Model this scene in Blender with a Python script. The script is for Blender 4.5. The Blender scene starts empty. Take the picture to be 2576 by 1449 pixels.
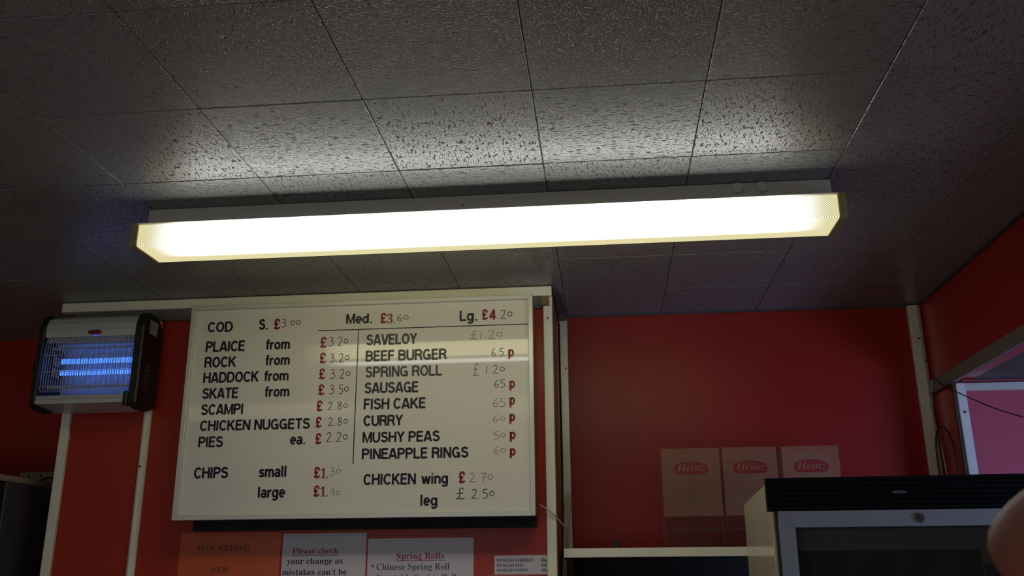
import bpy, bmesh, math, random
from mathutils import Vector, Matrix
random.seed(4)
SC = bpy.context.scene
COL = SC.collection
PI = math.pi

# ------------------------------------------------------------------ camera
cd = bpy.data.cameras.new('camera')
cam = bpy.data.objects.new('camera', cd); COL.objects.link(cam)
cd.sensor_width = 36.0; cd.sensor_fit = 'HORIZONTAL'
cd.lens = 36.0 * 2321.907 / 2576.0
cd.clip_start = 0.01; cd.clip_end = 60
P_, R_, Y_ = 0.303980, -0.00669136, 0.0974932      # pitch, roll, yaw
fw = Vector((-math.sin(Y_)*math.cos(P_), math.cos(Y_)*math.cos(P_), math.sin(P_)))
rt0 = Vector((math.cos(Y_), math.sin(Y_), 0)); up0 = rt0.cross(fw)
rt = rt0*math.cos(R_) + up0*math.sin(R_); up = -rt0*math.sin(R_) + up0*math.cos(R_)
cam.matrix_world = Matrix(((rt.x, up.x, -fw.x, 0), (rt.y, up.y, -fw.y, 0), (rt.z, up.z, -fw.z, 0), (0, 0, 0, 1)))
cd.dof.use_dof = True; cd.dof.focus_distance = 2.35; cd.dof.aperture_fstop = 42
SC.camera = cam

# ------------------------------------------------------------------ world, exposure, daylight
wd = bpy.data.worlds.new('world'); SC.world = wd; wd.use_nodes = True
wd.node_tree.nodes['Background'].inputs[0].default_value = (0.25, 0.4, 1.0, 1)
wd.node_tree.nodes['Background'].inputs[1].default_value = 0.02
SC.view_settings.view_transform = 'Standard'; SC.view_settings.look = 'None'
SC.view_settings.exposure = -0.06; SC.view_settings.gamma = 1.0
SC.view_settings.use_curve_mapping = False
LAMP_L = 8.2          # radiance of the lit diffuser
DAY_POWER = 5.5
SC.cycles.sample_clamp_indirect = 6.0
SC.cycles.max_bounces = 10; SC.cycles.transparent_max_bounces = 16

def light_area(name, loc, target, sx, sy, power, color, spread=PI):
    l = bpy.data.lights.new(name, 'AREA'); l.shape = 'RECTANGLE'; l.size = sx; l.size_y = sy
    l.energy = power; l.color = color; l.spread = spread
    o = bpy.data.objects.new(name, l); COL.objects.link(o); o.location = loc
    o.rotation_euler = (Vector(target) - Vector(loc)).to_track_quat('-Z', 'Y').to_euler()
    return o
# daylight that comes in by the shop window of the side room
light_area('window_daylight', (2.35, 0.75, -0.55), (1.25, 2.65, 0.05), 0.9, 0.65, DAY_POWER, (0.40, 0.54, 1.0), 1.25)
# grey daylight through the shop front behind the camera
light_area('shop_front_daylight', (-0.9, -2.42, -0.55), (-0.4, 2.5, 0.2), 2.6, 1.1, 17.0, (0.86, 0.90, 1.0))

H = 0.808             # ceiling height above the camera
FL = -1.62            # floor

# ------------------------------------------------------------------ materials
def nodes(name):
    m = bpy.data.materials.new(name); m.use_nodes = True
    nt = m.node_tree; b = nt.nodes['Principled BSDF']; return m, nt, b
def N(nt, t, **kw):
    n = nt.nodes.new(t)
    for k, v in kw.items():
        if k in n.inputs.keys(): n.inputs[k].default_value = v
        else: setattr(n, k, v)
    return n
def mat(name, col, rough=0.5, metal=0.0, spec=0.5, var=0.12, scale=18.0, bump=0.0, bscale=250.0, coat=0.0, coat_rough=0.1):
    """base colour broken up by soft dirt noise, optional fine relief"""
    m, nt, b = nodes(name)
    geo = N(nt, 'ShaderNodeNewGeometry')
    no = N(nt, 'ShaderNodeTexNoise', Scale=scale, Detail=5.0, Roughness=0.6)
    nt.links.new(geo.outputs['Position'], no.inputs['Vector'])
    mx = N(nt, 'ShaderNodeMix', data_type='RGBA')
    mx.inputs[6].default_value = (*[c*(1-var) for c in col], 1)
    mx.inputs[7].default_value = (*[min(1, c*(1+var)) for c in col], 1)
    nt.links.new(no.outputs[0], mx.inputs[0]); nt.links.new(mx.outputs[2], b.inputs['Base Color'])
    b.inputs['Roughness'].default_value = rough; b.inputs['Metallic'].default_value = metal
    b.inputs['Specular IOR Level'].default_value = spec
    b.inputs['Coat Weight'].default_value = coat; b.inputs['Coat Roughness'].default_value = coat_rough
    if bump:
        n2 = N(nt, 'ShaderNodeTexNoise', Scale=bscale, Detail=3.0)
        nt.links.new(geo.outputs['Position'], n2.inputs['Vector'])
        bp = N(nt, 'ShaderNodeBump', Strength=bump, Distance=0.001)
        nt.links.new(n2.outputs[0], bp.inputs['Height']); nt.links.new(bp.outputs[0], b.inputs['Normal'])
    return m

def ceiling_tile_mat(name, horizontal):
    """painted mineral-fibre tile: elongated fissures and pin holes, satin paint"""
    m, nt, b = nodes(name)
    geo = N(nt, 'ShaderNodeNewGeometry')
    # warp so the fissures wander
    wn = N(nt, 'ShaderNodeTexNoise', Scale=30.0, Detail=2.0)
    nt.links.new(geo.outputs['Position'], wn.inputs['Vector'])
    sub = N(nt, 'ShaderNodeVectorMath', operation='SUBTRACT'); sub.inputs[1].default_value = (0.5, 0.5, 0.5)
    nt.links.new(wn.outputs['Color'], sub.inputs[0])
    scl = N(nt, 'ShaderNodeVectorMath', operation='SCALE'); scl.inputs['Scale'].default_value = 0.014
    nt.links.new(sub.outputs[0], scl.inputs[0])
    add = N(nt, 'ShaderNodeVectorMath', operation='ADD')
    nt.links.new(geo.outputs['Position'], add.inputs[0]); nt.links.new(scl.outputs[0], add.inputs[1])
    def layer(sx, sy, lo, hi, detail=2.0):
        mp = N(nt, 'ShaderNodeMapping'); mp.inputs['Scale'].default_value = (sx, sy, 0.0) if horizontal else (sy, sx, 0.0)
        nt.links.new(add.outputs[0], mp.inputs['Vector'])
        no = N(nt, 'ShaderNodeTexNoise', Scale=1.0, Detail=detail, Roughness=0.55)
        nt.links.new(mp.outputs[0], no.inputs['Vector'])
        r = N(nt, 'ShaderNodeMapRange'); r.inputs['From Min'].default_value = lo; r.inputs['From Max'].default_value = hi
        nt.links.new(no.outputs[0], r.inputs['Value']); return r
    big = layer(60.0, 200.0, 0.60, 0.655)
    small = layer(170.0, 460.0, 0.60, 0.69, 1.0)
    mxx = N(nt, 'ShaderNodeMath', operation='MAXIMUM')
    nt.links.new(big.outputs[0], mxx.inputs[0])
    sm2 = N(nt, 'ShaderNodeMath', operation='MULTIPLY'); sm2.inputs[1].default_value = 0.75
    nt.links.new(small.outputs[0], sm2.inputs[0]); nt.links.new(sm2.outputs[0], mxx.inputs[1])
    dirt = N(nt, 'ShaderNodeTexNoise', Scale=3.0, Detail=5.0)
    nt.links.new(geo.outputs['Position'], dirt.inputs['Vector'])
    base = N(nt, 'ShaderNodeMix', data_type='RGBA')
    base.inputs[6].default_value = (0.235, 0.235, 0.232, 1); base.inputs[7].default_value = (0.30, 0.30, 0.295, 1)
    nt.links.new(dirt.outputs[0], base.inputs[0])
    pit = N(nt, 'ShaderNodeMix', data_type='RGBA'); pit.inputs[7].default_value = (0.15, 0.145, 0.14, 1)  # hole colour darkened for dirt and for the shade inside them
    nt.links.new(mxx.outputs[0], pit.inputs[0]); nt.links.new(base.outputs[2], pit.inputs[6])
    nt.links.new(pit.outputs[2], b.inputs['Base Color'])
    # specular dies in the holes
    sp = N(nt, 'ShaderNodeMapRange'); sp.inputs['To Min'].default_value = 0.45; sp.inputs['To Max'].default_value = 0.0
    nt.links.new(mxx.outputs[0], sp.inputs['Value']); nt.links.new(sp.outputs[0], b.inputs['Specular IOR Level'])
    b.inputs['Roughness'].default_value = 0.26
    fine = N(nt, 'ShaderNodeTexNoise', Scale=420.0, Detail=2.0)
    nt.links.new(geo.outputs['Position'], fine.inputs['Vector'])
    mid = N(nt, 'ShaderNodeTexNoise', Scale=90.0, Detail=2.0)
    nt.links.new(geo.outputs['Position'], mid.inputs['Vector'])
    s1 = N(nt, 'ShaderNodeMath', operation='MULTIPLY'); s1.inputs[1].default_value = -1.6
    nt.links.new(mxx.outputs[0], s1.inputs[0])
    s2 = N(nt, 'ShaderNodeMath', operation='MULTIPLY_ADD'); s2.inputs[1].default_value = 0.3
    nt.links.new(fine.outputs[0], s2.inputs[0]); nt.links.new(s1.outputs[0], s2.inputs[2])
    s3 = N(nt, 'ShaderNodeMath', operation='MULTIPLY_ADD'); s3.inputs[1].default_value = 0.35
    nt.links.new(mid.outputs[0], s3.inputs[0]); nt.links.new(s2.outputs[0], s3.inputs[2])
    bp = N(nt, 'ShaderNodeBump', Strength=1.0, Distance=0.0011)
    nt.links.new(s3.outputs[0], bp.inputs['Height']); nt.links.new(bp.outputs[0], b.inputs['Normal'])
    return m

def emit_mat(name, col, strength, var=0.0):
    m = bpy.data.materials.new(name); m.use_nodes = True; nt = m.node_tree; nt.nodes.clear()
    e = N(nt, 'ShaderNodeEmission'); e.inputs[0].default_value = (*col, 1); e.inputs[1].default_value = strength
    u = N(nt, 'ShaderNodeOutputMaterial'); nt.links.new(e.outputs[0], u.inputs[0]); return m

def diffuser_mat(name, half, L, cy, yh, tube_dim=1.0):
    """backlit prismatic diffuser. Object space: x along the lamp, +y away from the tube side.
    The tube stops short of the ends, so the diffuser is dimmer and yellow there."""
    m = bpy.data.materials.new(name); m.use_nodes = True; nt = m.node_tree; nt.nodes.clear()
    u = N(nt, 'ShaderNodeOutputMaterial'); tc = N(nt, 'ShaderNodeTexCoord'); sx = N(nt, 'ShaderNodeSeparateXYZ')
    nt.links.new(tc.outputs['Object'], sx.inputs[0])
    def M(op, a, b_=None, c=None):
        n = N(nt, 'ShaderNodeMath', operation=op)
        for i, v in enumerate((a, b_, c)):
            if v is None: continue
            if isinstance(v, (int, float)): n.inputs[i].default_value = v
            else: nt.links.new(v, n.inputs[i])
        return n.outputs[0]
    def SS(v, lo, hi, a=0.0, b_=1.0):
        n = N(nt, 'ShaderNodeMapRange', interpolation_type='SMOOTHSTEP')
        nt.links.new(v, n.inputs['Value'])
        for k, q in (('From Min', lo), ('From Max', hi), ('To Min', a), ('To Max', b_)): n.inputs[k].default_value = q
        return n.outputs[0]
    X, Yv, Z = sx.outputs[0], sx.outputs[1], sx.outputs[2]
    ends = SS(M('ABSOLUTE', X), half - 0.15, half - 0.012, 1.0, 0.0)       # 1 in the middle
    ends = M('POWER', ends, 1.6)
    back = SS(Yv, cy - yh*0.05, cy + yh*0.45, 1.0, 0.0)                   # tube sits on the customers' side
    lit = M('MULTIPLY', ends, back)
    k = 2*PI/0.0052
    d1 = M('ADD', X, M('ADD', Yv, Z)); d2 = M('SUBTRACT', X, M('ADD', Yv, Z))
    g = M('MULTIPLY', M('ADD', M('SINE', M('MULTIPLY', d1, k)), 1.0), M('ADD', M('SINE', M('MULTIPLY', d2, k)), 1.0))
    pris = SS(g, 0.0, 1.8, 0.45, 1.3)                                    # prism lattice
    strength = M('ADD', M('MULTIPLY', M('MULTIPLY', lit, L), tube_dim), M('ADD', 1.05*tube_dim, M('MULTIPLY', M('MULTIPLY', M('GREATER_THAN', Yv, cy+yh-0.003), ends), 6.0*tube_dim)))  # extra glow added on the far face to brighten the ceiling behind
    strength = M('MULTIPLY', strength, pris)
    cm = N(nt, 'ShaderNodeMix', data_type='RGBA'); cm.inputs[6].default_value = (1.0, 0.90, 0.50, 1); cm.inputs[7].default_value = (1.0, 0.985, 0.94, 1)
    nt.links.new(M('POWER', lit, 0.35), cm.inputs[0])
    e = N(nt, 'ShaderNodeEmission'); nt.links.new(cm.outputs[2], e.inputs[0]); nt.links.new(strength, e.inputs[1])
    gl = N(nt, 'ShaderNodeBsdfGlossy', Roughness=0.2); ad = N(nt, 'ShaderNodeMixShader'); ad.inputs[0].default_value = 0.04
    nt.links.new(e.outputs[0], ad.inputs[1]); nt.links.new(gl.outputs[0], ad.inputs[2]); nt.links.new(ad.outputs[0], u.inputs[0])
    return m

def clear_mat(name, col, alpha, rough=0.12):
    """thin clear or hazy plastic / glass sheet: alpha = share of light it stops"""
    m, nt, b = nodes(name)
    b.inputs['Base Color'].default_value = (*col, 1); b.inputs['Roughness'].default_value = rough
    b.inputs['Alpha'].default_value = alpha
    if alpha:
        geo = N(nt, 'ShaderNodeNewGeometry'); no = N(nt, 'ShaderNodeTexNoise', Scale=14.0, Detail=4.0)
        nt.links.new(geo.outputs['Position'], no.inputs['Vector'])
        r = N(nt, 'ShaderNodeMapRange'); r.inputs['To Min'].default_value = alpha*0.75; r.inputs['To Max'].default_value = alpha*1.25
        nt.links.new(no.outputs[0], r.inputs['Value']); nt.links.new(r.outputs[0], b.inputs['Alpha'])
    return m
def glass_pane_mat(name):
    m = bpy.data.materials.new(name); m.use_nodes = True; nt = m.node_tree; nt.nodes.clear()
    t = N(nt, 'ShaderNodeBsdfTransparent'); t.inputs[0].default_value = (0.8, 0.84, 0.86, 1)
    g = N(nt, 'ShaderNodeBsdfGlossy', Roughness=0.03); f = N(nt, 'ShaderNodeFresnel', IOR=1.5)
    mx = N(nt, 'ShaderNodeMixShader'); u = N(nt, 'ShaderNodeOutputMaterial')
    nt.links.new(f.outputs[0], mx.inputs[0]); nt.links.new(t.outputs[0], mx.inputs[1]); nt.links.new(g.outputs[0], mx.inputs[2]); nt.links.new(mx.outputs[0], u.inputs[0])
    return m

M_tileH = ceiling_tile_mat('ceiling_tile_fissures_across', True)
M_tileV = ceiling_tile_mat('ceiling_tile_fissures_along', False)
M_slab = mat('ceiling_board', (0.16, 0.155, 0.15), 0.9)
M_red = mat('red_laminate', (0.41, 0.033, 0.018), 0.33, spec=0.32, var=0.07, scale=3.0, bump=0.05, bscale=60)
M_redb = mat('red_laminate_back_dimmed', (0.27, 0.016, 0.014), 0.36, spec=0.28, var=0.07, scale=3.0, bump=0.05, bscale=60)  # same red laminate, the back wall's weaker light put into its colour
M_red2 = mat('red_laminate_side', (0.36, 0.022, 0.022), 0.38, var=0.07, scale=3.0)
M_redbrown = mat('red_brown_edge', (0.28, 0.07, 0.04), 0.4, var=0.15)
M_trim = mat('cream_painted_trim', (0.86, 0.84, 0.68), 0.42, var=0.08, scale=12)
M_alu = mat('aluminium_trim', (0.66, 0.65, 0.58), 0.38, metal=0.35, var=0.06)
M_darktrim = mat('dark_grey_trim', (0.055, 0.055, 0.055), 0.5, var=0.2)
M_rail = mat('dull_rail', (0.13, 0.12, 0.11), 0.5, var=0.2)
M_frame = mat('anodised_frame', (0.68, 0.68, 0.62), 0.34, metal=0.25, var=0.04)
M_face = mat('board_enamel', (0.76, 0.735, 0.655), 0.045, var=0.03, scale=4.0, spec=0.5)
M_ink = mat('black_vinyl', (0.010, 0.011, 0.022), 0.3, var=0.1, spec=0.4)
M_redink = mat('red_vinyl', (0.27, 0.006, 0.028), 0.3, var=0.1, spec=0.4)
M_pen = mat('marker_pen', (0.065, 0.055, 0.07), 0.4, var=0.3, scale=60)
M_penf = mat('faded_marker_pen', (0.24, 0.20, 0.18), 0.4, var=0.35, scale=80)
M_black = mat('black_plastic', (0.012, 0.012, 0.014), 0.45, var=0.2)
M_blackmatte = mat('black_matt', (0.008, 0.008, 0.008), 0.8, var=0.2)
M_silver = mat('silver_painted_steel', (0.42, 0.43, 0.44), 0.35, metal=0.3, var=0.05)
M_wire = mat('chrome_wire', (0.72, 0.71, 0.68), 0.3, metal=0.25, var=0.05)
M_white = mat('white_enamel', (0.74, 0.68, 0.50), 0.12, var=0.04)
M_lampbody = mat('lamp_batten_enamel', (0.50, 0.48, 0.42), 0.4, var=0.05)
M_cap = mat('yellowed_end_cap', (0.30, 0.27, 0.11), 0.35, var=0.12)
M_paper = mat('white_paper', (0.60, 0.56, 0.62), 0.35, var=0.04, coat=0.3)
M_orange = mat('orange_paper', (0.62, 0.10, 0.028), 0.3, var=0.08, coat=0.3)
M_print = mat('printed_black', (0.02, 0.02, 0.03), 0.5)
M_printgrey = mat('printed_grey', (0.09, 0.09, 0.11), 0.5)
M_printred = mat('printed_red', (0.36, 0.015, 0.05), 0.5)
M_printgreen = mat('printed_dark_green', (0.06, 0.045, 0.02), 0.5)
M_socket = mat('cream_socket_plastic', (0.55, 0.52, 0.24), 0.4, var=0.1)
M_grey = mat('grey_cabinet_steel', (0.085, 0.085, 0.09), 0.45, var=0.15)
M_cable_b = mat('black_cable', (0.012, 0.012, 0.012), 0.5)
M_cable_w = mat('cream_cable', (0.48, 0.42, 0.30), 0.5)
M_skin = mat('skin', (0.28, 0.095, 0.06), 0.55, var=0.12, scale=120, bump=0.1, bscale=900)
M_floor = mat('floor_tile', (0.42, 0.38, 0.33), 0.5)
M_roomwall = mat('painted_wall', (0.50, 0.44, 0.36), 0.7)
M_haze = clear_mat('hazy_clear_plastic', (0.50, 0.32, 0.22), 0.20, 0.22)
M_clear = clear_mat('clear_plastic', (0.30, 0.22, 0.20), 0.10, 0.15)
M_logo = mat('logo_red', (0.26, 0.010, 0.014), 0.4)
M_logoletter = mat('logo_letter', (0.30, 0.14, 0.09), 0.4)
M_glass = glass_pane_mat('fridge_glass')
M_screw = mat('dull_screw', (0.13, 0.115, 0.09), 0.35, metal=0.7)

# ------------------------------------------------------------------ object helpers
ROOT = {}
def tag(o, label=None, cat=None, group=None, kind=None):
    if label: o['label'] = label
    if cat: o['category'] = cat
    if group: o['group'] = group
    if kind: o['kind'] = kind
    return o
def thing(name, label, cat, loc, group=None):
    o = bpy.data.objects.new(name, None); COL.objects.link(o); o.location = loc
    o.empty_display_size = 0.05
    ROOT[o.name] = Vector(loc); return tag(o, label, cat, group)
def obj(name, bm, m, parent=None, smooth=False):
    """link a bmesh given in world coordinates as one object (under parent)"""
    off = ROOT.get(parent.name, Vector((0, 0, 0))) if parent else Vector((0, 0, 0))
    if parent is not None and off.length: bmesh.ops.translate(bm, verts=bm.verts, vec=-off)
    me = bpy.data.meshes.new(name); bm.normal_update(); bm.to_mesh(me); bm.free()
    if smooth:
        for p in me.polygons: p.use_smooth = True
    me.materials.append(m)
    o = bpy.data.objects.new(name, me); COL.objects.link(o)
    if parent: o.parent = parent; ROOT[o.name] = off
    return o
def struct(name, bm, m, smooth=False):
    o = obj(name, bm, m, None, smooth); o['kind'] = 'structure'; return o
def box(x0, x1, y0, y1, z0, z1, bev=0.0, bm=None, seg=1):
    own = bmesh.new()
    vs = [own.verts.new((x, y, z)) for x in (x0, x1) for y in (y0, y1) for z in (z0, z1)]
    for f in ((0,1,3,2),(4,6,7,5),(0,4,5,1),(2,3,7,6),(0,2,6,4),(1,5,7,3)): own.faces.new([vs[i] for i in f])
    bmesh.ops.recalc_face_normals(own, faces=own.faces)
    if bev: bmesh.ops.bevel(own, geom=list(own.edges), offset=bev, segments=seg, affect='EDGES', clamp_overlap=True)
    if bm is None: return own
    me = bpy.data.meshes.new('t'); own.to_mesh(me); own.free(); bm.from_mesh(me); bpy.data.meshes.remove(me); return bm
def prism(pts, axis, a0, a1, bev=0.0, bm=None):
    """extrude a closed 2-D outline along an axis. axis x: pts=(y,z); y: (x,z); z: (x,y)"""
    own = bmesh.new()
    def v(p, a): return {'x': (a, p[0], p[1]), 'y': (p[0], a, p[1]), 'z': (p[0], p[1], a)}[axis]
    A = [own.verts.new(v(p, a0)) for p in pts]; B = [own.verts.new(v(p, a1)) for p in pts]
    own.faces.new(A); own.faces.new(B[::-1]); n = len(pts)
    for i in range(n): own.faces.new((A[i], B[i], B[(i+1) % n], A[(i+1) % n]))
    bmesh.ops.recalc_face_normals(own, faces=own.faces)
    if bev: bmesh.ops.bevel(own, geom=[e for e in own.edges if e.calc_face_angle(0) > 0.5], offset=bev, segments=1, affect='EDGES', clamp_overlap=True)
    if bm is None: return own
    me = bpy.data.meshes.new('t'); own.to_mesh(me); own.free(); bm.from_mesh(me); bpy.data.meshes.remove(me); return bm
def tube(pts, r, bm=None, n=8, closed=False, cap=True):
    bm = bm or bmesh.new(); pts = [Vector(p) for p in pts]; rings = []; L = len(pts)
    u = None
    for i, p in enumerate(pts):
        a = pts[i-1] if (i or closed) else p; b = pts[(i+1) % L] if (i < L-1 or closed) else p
        t = (b - a).normalized()
        if u is None: u = t.orthogonal().normalized()
        u = (u - t*u.dot(t)).normalized(); w = t.cross(u)
        rr = r(i/(L-1)) if callable(r) else r
        rings.append([bm.verts.new(p + u*math.cos(2*PI*k/n)*rr + w*math.sin(2*PI*k/n)*rr) for k in range(n)])
    for i in range(L if closed else L-1):
        A, B = rings[i], rings[(i+1) % L]
        for k in range(n): bm.faces.new((A[k], A[(k+1) % n], B[(k+1) % n], B[k]))
    if cap and not closed: bm.faces.new(rings[0][::-1]); bm.faces.new(rings[-1])
    return bm
def spline(pts, n=8):
    pts = [Vector(p) for p in pts]; out = []
    P = [pts[0]*2-pts[1]] + pts + [pts[-1]*2-pts[-2]]
    for i in range(1, len(P)-2):
        for k in range(n):
            t = k/n; a, b, c, d = P[i-1], P[i], P[i+1], P[i+2]
            out.append(0.5*((2*b)+(c-a)*t+(2*a-5*b+4*c-d)*t*t+(3*b-a-3*c+d)*t**3))
    return out + [pts[-1]]
def cyl(c, axis, r, l, n=16, bm=None, r2=None):
    c = Vector(c); d = {'x': Vector((1,0,0)), 'y': Vector((0,1,0)), 'z': Vector((0,0,1))}[axis]
    r2 = r if r2 is None else r2
    return tube([c - d*l/2, c + d*l/2], lambda t: r + (r2-r)*t, bm, n)
def screw(parent, c, axis='y', r=0.0042):
    """dome-head screw with its slot"""
    bm = cyl(c, axis, r, 0.002, 14); s = obj('screw', bm, M_screw, parent)
    return s
SCREWS = []

# ------------------------------------------------------------------ lettering (thin vinyl / print lying on a surface facing the customers)
def arc(cx, cy, rx, ry, a0, a1, n=10):
    return [(cx+rx*math.cos(math.radians(a0+(a1-a0)*i/n)), cy+ry*math.sin(math.radians(a0+(a1-a0)*i/n))) for i in range(n+1)]
h_ = 0.075; T_ = 1-h_
def el(cx, cy, rx, ry, n=18): return arc(cx, cy, rx, ry, 0, 360, n)
xh = 0.74
G = {
 'A': (.68, [[(.05,0),(.31,1)],[(.63,0),(.37,1)],[(.17,.27),(.51,.27)]]),
 'B': (.64, [[(h_,0),(h_,1)],[(h_,T_),(.34,T_)]+arc(.34,.735,.2,.19,90,-90)+[(h_,.545)],[(h_,.53),(.35,.53)]+arc(.35,.303,.215,.228,90,-90)+[(h_,h_)]]),
 'C': (.66, [arc(.345,.5,.27,.425,38,322,16)]),
 'D': (.68, [[(h_,0),(h_,1)],[(h_,T_),(.3,T_)]+arc(.3,.5,.305,.425,90,-90,12)+[(h_,h_)]]),
 'E': (.57, [[(h_,0),(h_,1)],[(h_,T_),(.55,T_)],[(h_,.53),(.51,.53)],[(h_,h_),(.56,h_)]]),
 'F': (.54, [[(h_,0),(h_,1)],[(h_,T_),(.53,T_)],[(h_,.51),(.48,.51)]]),
 'G': (.70, [arc(.345,.5,.27,.425,42,318,16),[(.36,.45),(.62,.45)],[(.60,.5),(.60,0)]]),
 'H': (.66, [[(h_,0),(h_,1)],[(.585,0),(.585,1)],[(h_,.53),(.585,.53)]]),
 'I': (.20, [[(.09,0),(.09,1)]]),
 'K': (.67, [[(h_,0),(h_,1)],[(.58,1),(.12,.42)],[(.25,.6),(.62,0)]]),
 'L': (.54, [[(h_,0),(h_,1)],[(h_,h_),(.54,h_)]]),
 'M': (.80, [[(h_,0),(h_,1)],[(.725,0),(.725,1)],[(.09,.97),(.4,.08),(.71,.97)]]),
 'N': (.66, [[(h_,0),(h_,1)],[(.585,0),(.585,1)],[(.09,.95),(.57,.05)]]),
 'O': (.70, [el(.35,.5,.275,.425)]),
 'P': (.62, [[(h_,0),(h_,1)],[(h_,T_),(.34,T_)]+arc(.34,.7,.21,.225,90,-90)+[(h_,.475)]]),
 'R': (.65, [[(h_,0),(h_,1)],[(h_,T_),(.36,T_)]+arc(.36,.715,.2,.21,90,-90)+[(h_,.505)],[(.36,.5),(.5,.4),(.55,.2),(.6,0)]]),
 'S': (.62, [arc(.31,.73,.215,.195,15,262,12)+arc(.31,.30,.235,.225,85,-165,12)]),
 'U': (.66, [[(h_,1),(h_,.35)]+arc(.33,.33,.255,.255,180,360,10)+[(.585,1)]]),
 'V': (.64, [[(.05,1),(.3,0)],[(.59,1),(.34,0)]]),
 'W': (.90, [[(.05,1),(.24,.02)],[(.45,.97),(.26,.02)],[(.45,.97),(.64,.02)],[(.85,1),(.66,.02)]]),
 'Y': (.64, [[(.05,1),(.32,.45)],[(.59,1),(.32,.45)],[(.32,.5),(.32,0)]]),
 'T': (.58, [[(.29,0),(.29,1)],[(.0,T_),(.58,T_)]]),
 'X': (.62, [[(.05,1),(.57,0)],[(.57,1),(.05,0)]]),
 'Z': (.58, [[(.03,T_),(.53,T_),(.05,h_),(.56,h_)]]),
 'a': (.55, [arc(.27,.52,.18,.15,165,0,8)+[(.45,.1),(.52,.04)],el(.25,.22,.19,.155,14)]),
 'd': (.57, [[(.485,0),(.485,1)],el(.27,.36,.205,.295,16)]),
 'e': (.56, [[(.09,.37),(.48,.37)]+arc(.28,.37,.2,.3,5,315,16)]),
 'f': (.33, [[(.15,0),(.15,.78)]+arc(.27,.8,.12,.14,180,95,5)+[(.33,.94)],[(.01,.66),(.32,.66)]]),
 'g': (.57, [el(.27,.37,.205,.29,16),[(.485,.73),(.485,-.02)]+arc(.275,-.02,.21,.19,0,-155,8)]),
 'i': (.22, [[(.1,0),(.1,.73)],[(.1,.87),(.1,1.0)]]),
 'l': (.22, [[(.1,0),(.1,1)]]),
 'm': (.84, [[(h_,0),(h_,.73)],[(h_,.4)]+arc(.25,.46,.165,.2,170,0,8)+[(.415,0)],[(.415,.4)]+arc(.59,.46,.165,.2,170,0,8)+[(.755,0)]]),
 'n': (.55, [[(h_,0),(h_,.73)],[(h_,.4)]+arc(.275,.46,.19,.2,170,0,8)+[(.465,0)]]),
 'o': (.57, [el(.28,.37,.21,.295,16)]),
 'p': (.57, [[(h_,-.27),(h_,.73)],el(.295,.37,.205,.29,16)]),
 'r': (.36, [[(h_,0),(h_,.73)],[(h_,.42)]+arc(.3,.45,.2,.2,165,95,5)+[(.35,.65)]]),
 's': (.51, [arc(.255,.52,.165,.135,15,255,10)+arc(.255,.215,.18,.145,85,-165,10)]),
 'w': (.76, [[(.05,.73),(.2,.01)],[(.38,.7),(.22,.01)],[(.38,.7),(.54,.01)],[(.71,.73),(.56,.01)]]),
 '.': (.26, [[(.12,0),(.12,.15)]]),
 '4': (.60, [[(.43,0),(.43,1)],[(.45,.97),(.07,.3)],[(.03,.27),(.58,.27)]]),
 ' ': (.24, []),
 '£': (.66, [arc(.37,.76,.2,.17,10,200,10)+[(.25,.45),(.27,.25),(.14,.1)],[(.04,.5),(.5,.5)],[(.05,.12),(.2,.12),(.36,.05),(.6,.13)],[(.57,.82),(.57,.68)],[(.6,.1),(.6,.22)]]),
}
HW = {
 '0': (.46, [el(.22,.5,.2,.25,14)]),
 '1': (.22, [[(.14,.98),(.08,0)]]),
 '2': (.46, [spline([(.0,.8,0),(.12,.97,0),(.3,.97,0),(.36,.75,0),(.25,.42,0),(.0,.02,0)],4)+[Vector((.44,.0,0))]]),
 '3': (.46, [spline([(.02,.9,0),(.2,1,0),(.36,.86,0),(.28,.64,0),(.12,.56,0)],4), spline([(.12,.56,0),(.36,.48,0),(.42,.25,0),(.28,.05,0),(.1,0,0),(-.02,.1,0)],4)]),
 '5': (.44, [spline([(.08,.95,0),(.05,.58,0),(.25,.6,0),(.4,.38,0),(.34,.1,0),(.15,0,0),(.0,.06,0)],4),[(.06,.96),(.42,1.0)]]),
 '6': (.44, [spline([(.35,.98,0),(.15,.75,0),(.03,.35,0),(.1,.06,0),(.28,.02,0),(.4,.2,0),(.32,.42,0),(.15,.42,0),(.06,.3,0)],4)]),
 '7': (.46, [[(0,.95),(.44,.97),(.15,0)],[(.1,.5),(.4,.52)]]),
 '8': (.44, [spline([(.35,.85,0),(.2,1,0),(.05,.85,0),(.15,.62,0),(.34,.38,0),(.36,.15,0),(.18,0,0),(.03,.15,0),(.08,.38,0),(.3,.65,0),(.35,.85,0)],4)]),
 '9': (.44, [spline([(.36,.75,0),(.25,.55,0),(.05,.62,0),(.04,.85,0),(.2,1,0),(.36,.9,0),(.36,.6,0),(.28,0,0)],4)]),
 '£': (.56, [spline([(.45,.85,0),(.32,1,0),(.18,.85,0),(.22,.5,0),(.15,.12,0),(.0,.0,0),(.1,.1,0),(.28,.0,0),(.5,.06,0)],4),[(.0,.5),(.42,.54)]]),
 '.': (.22, [[(.06,.0),(.1,.07)]]),
}
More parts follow.
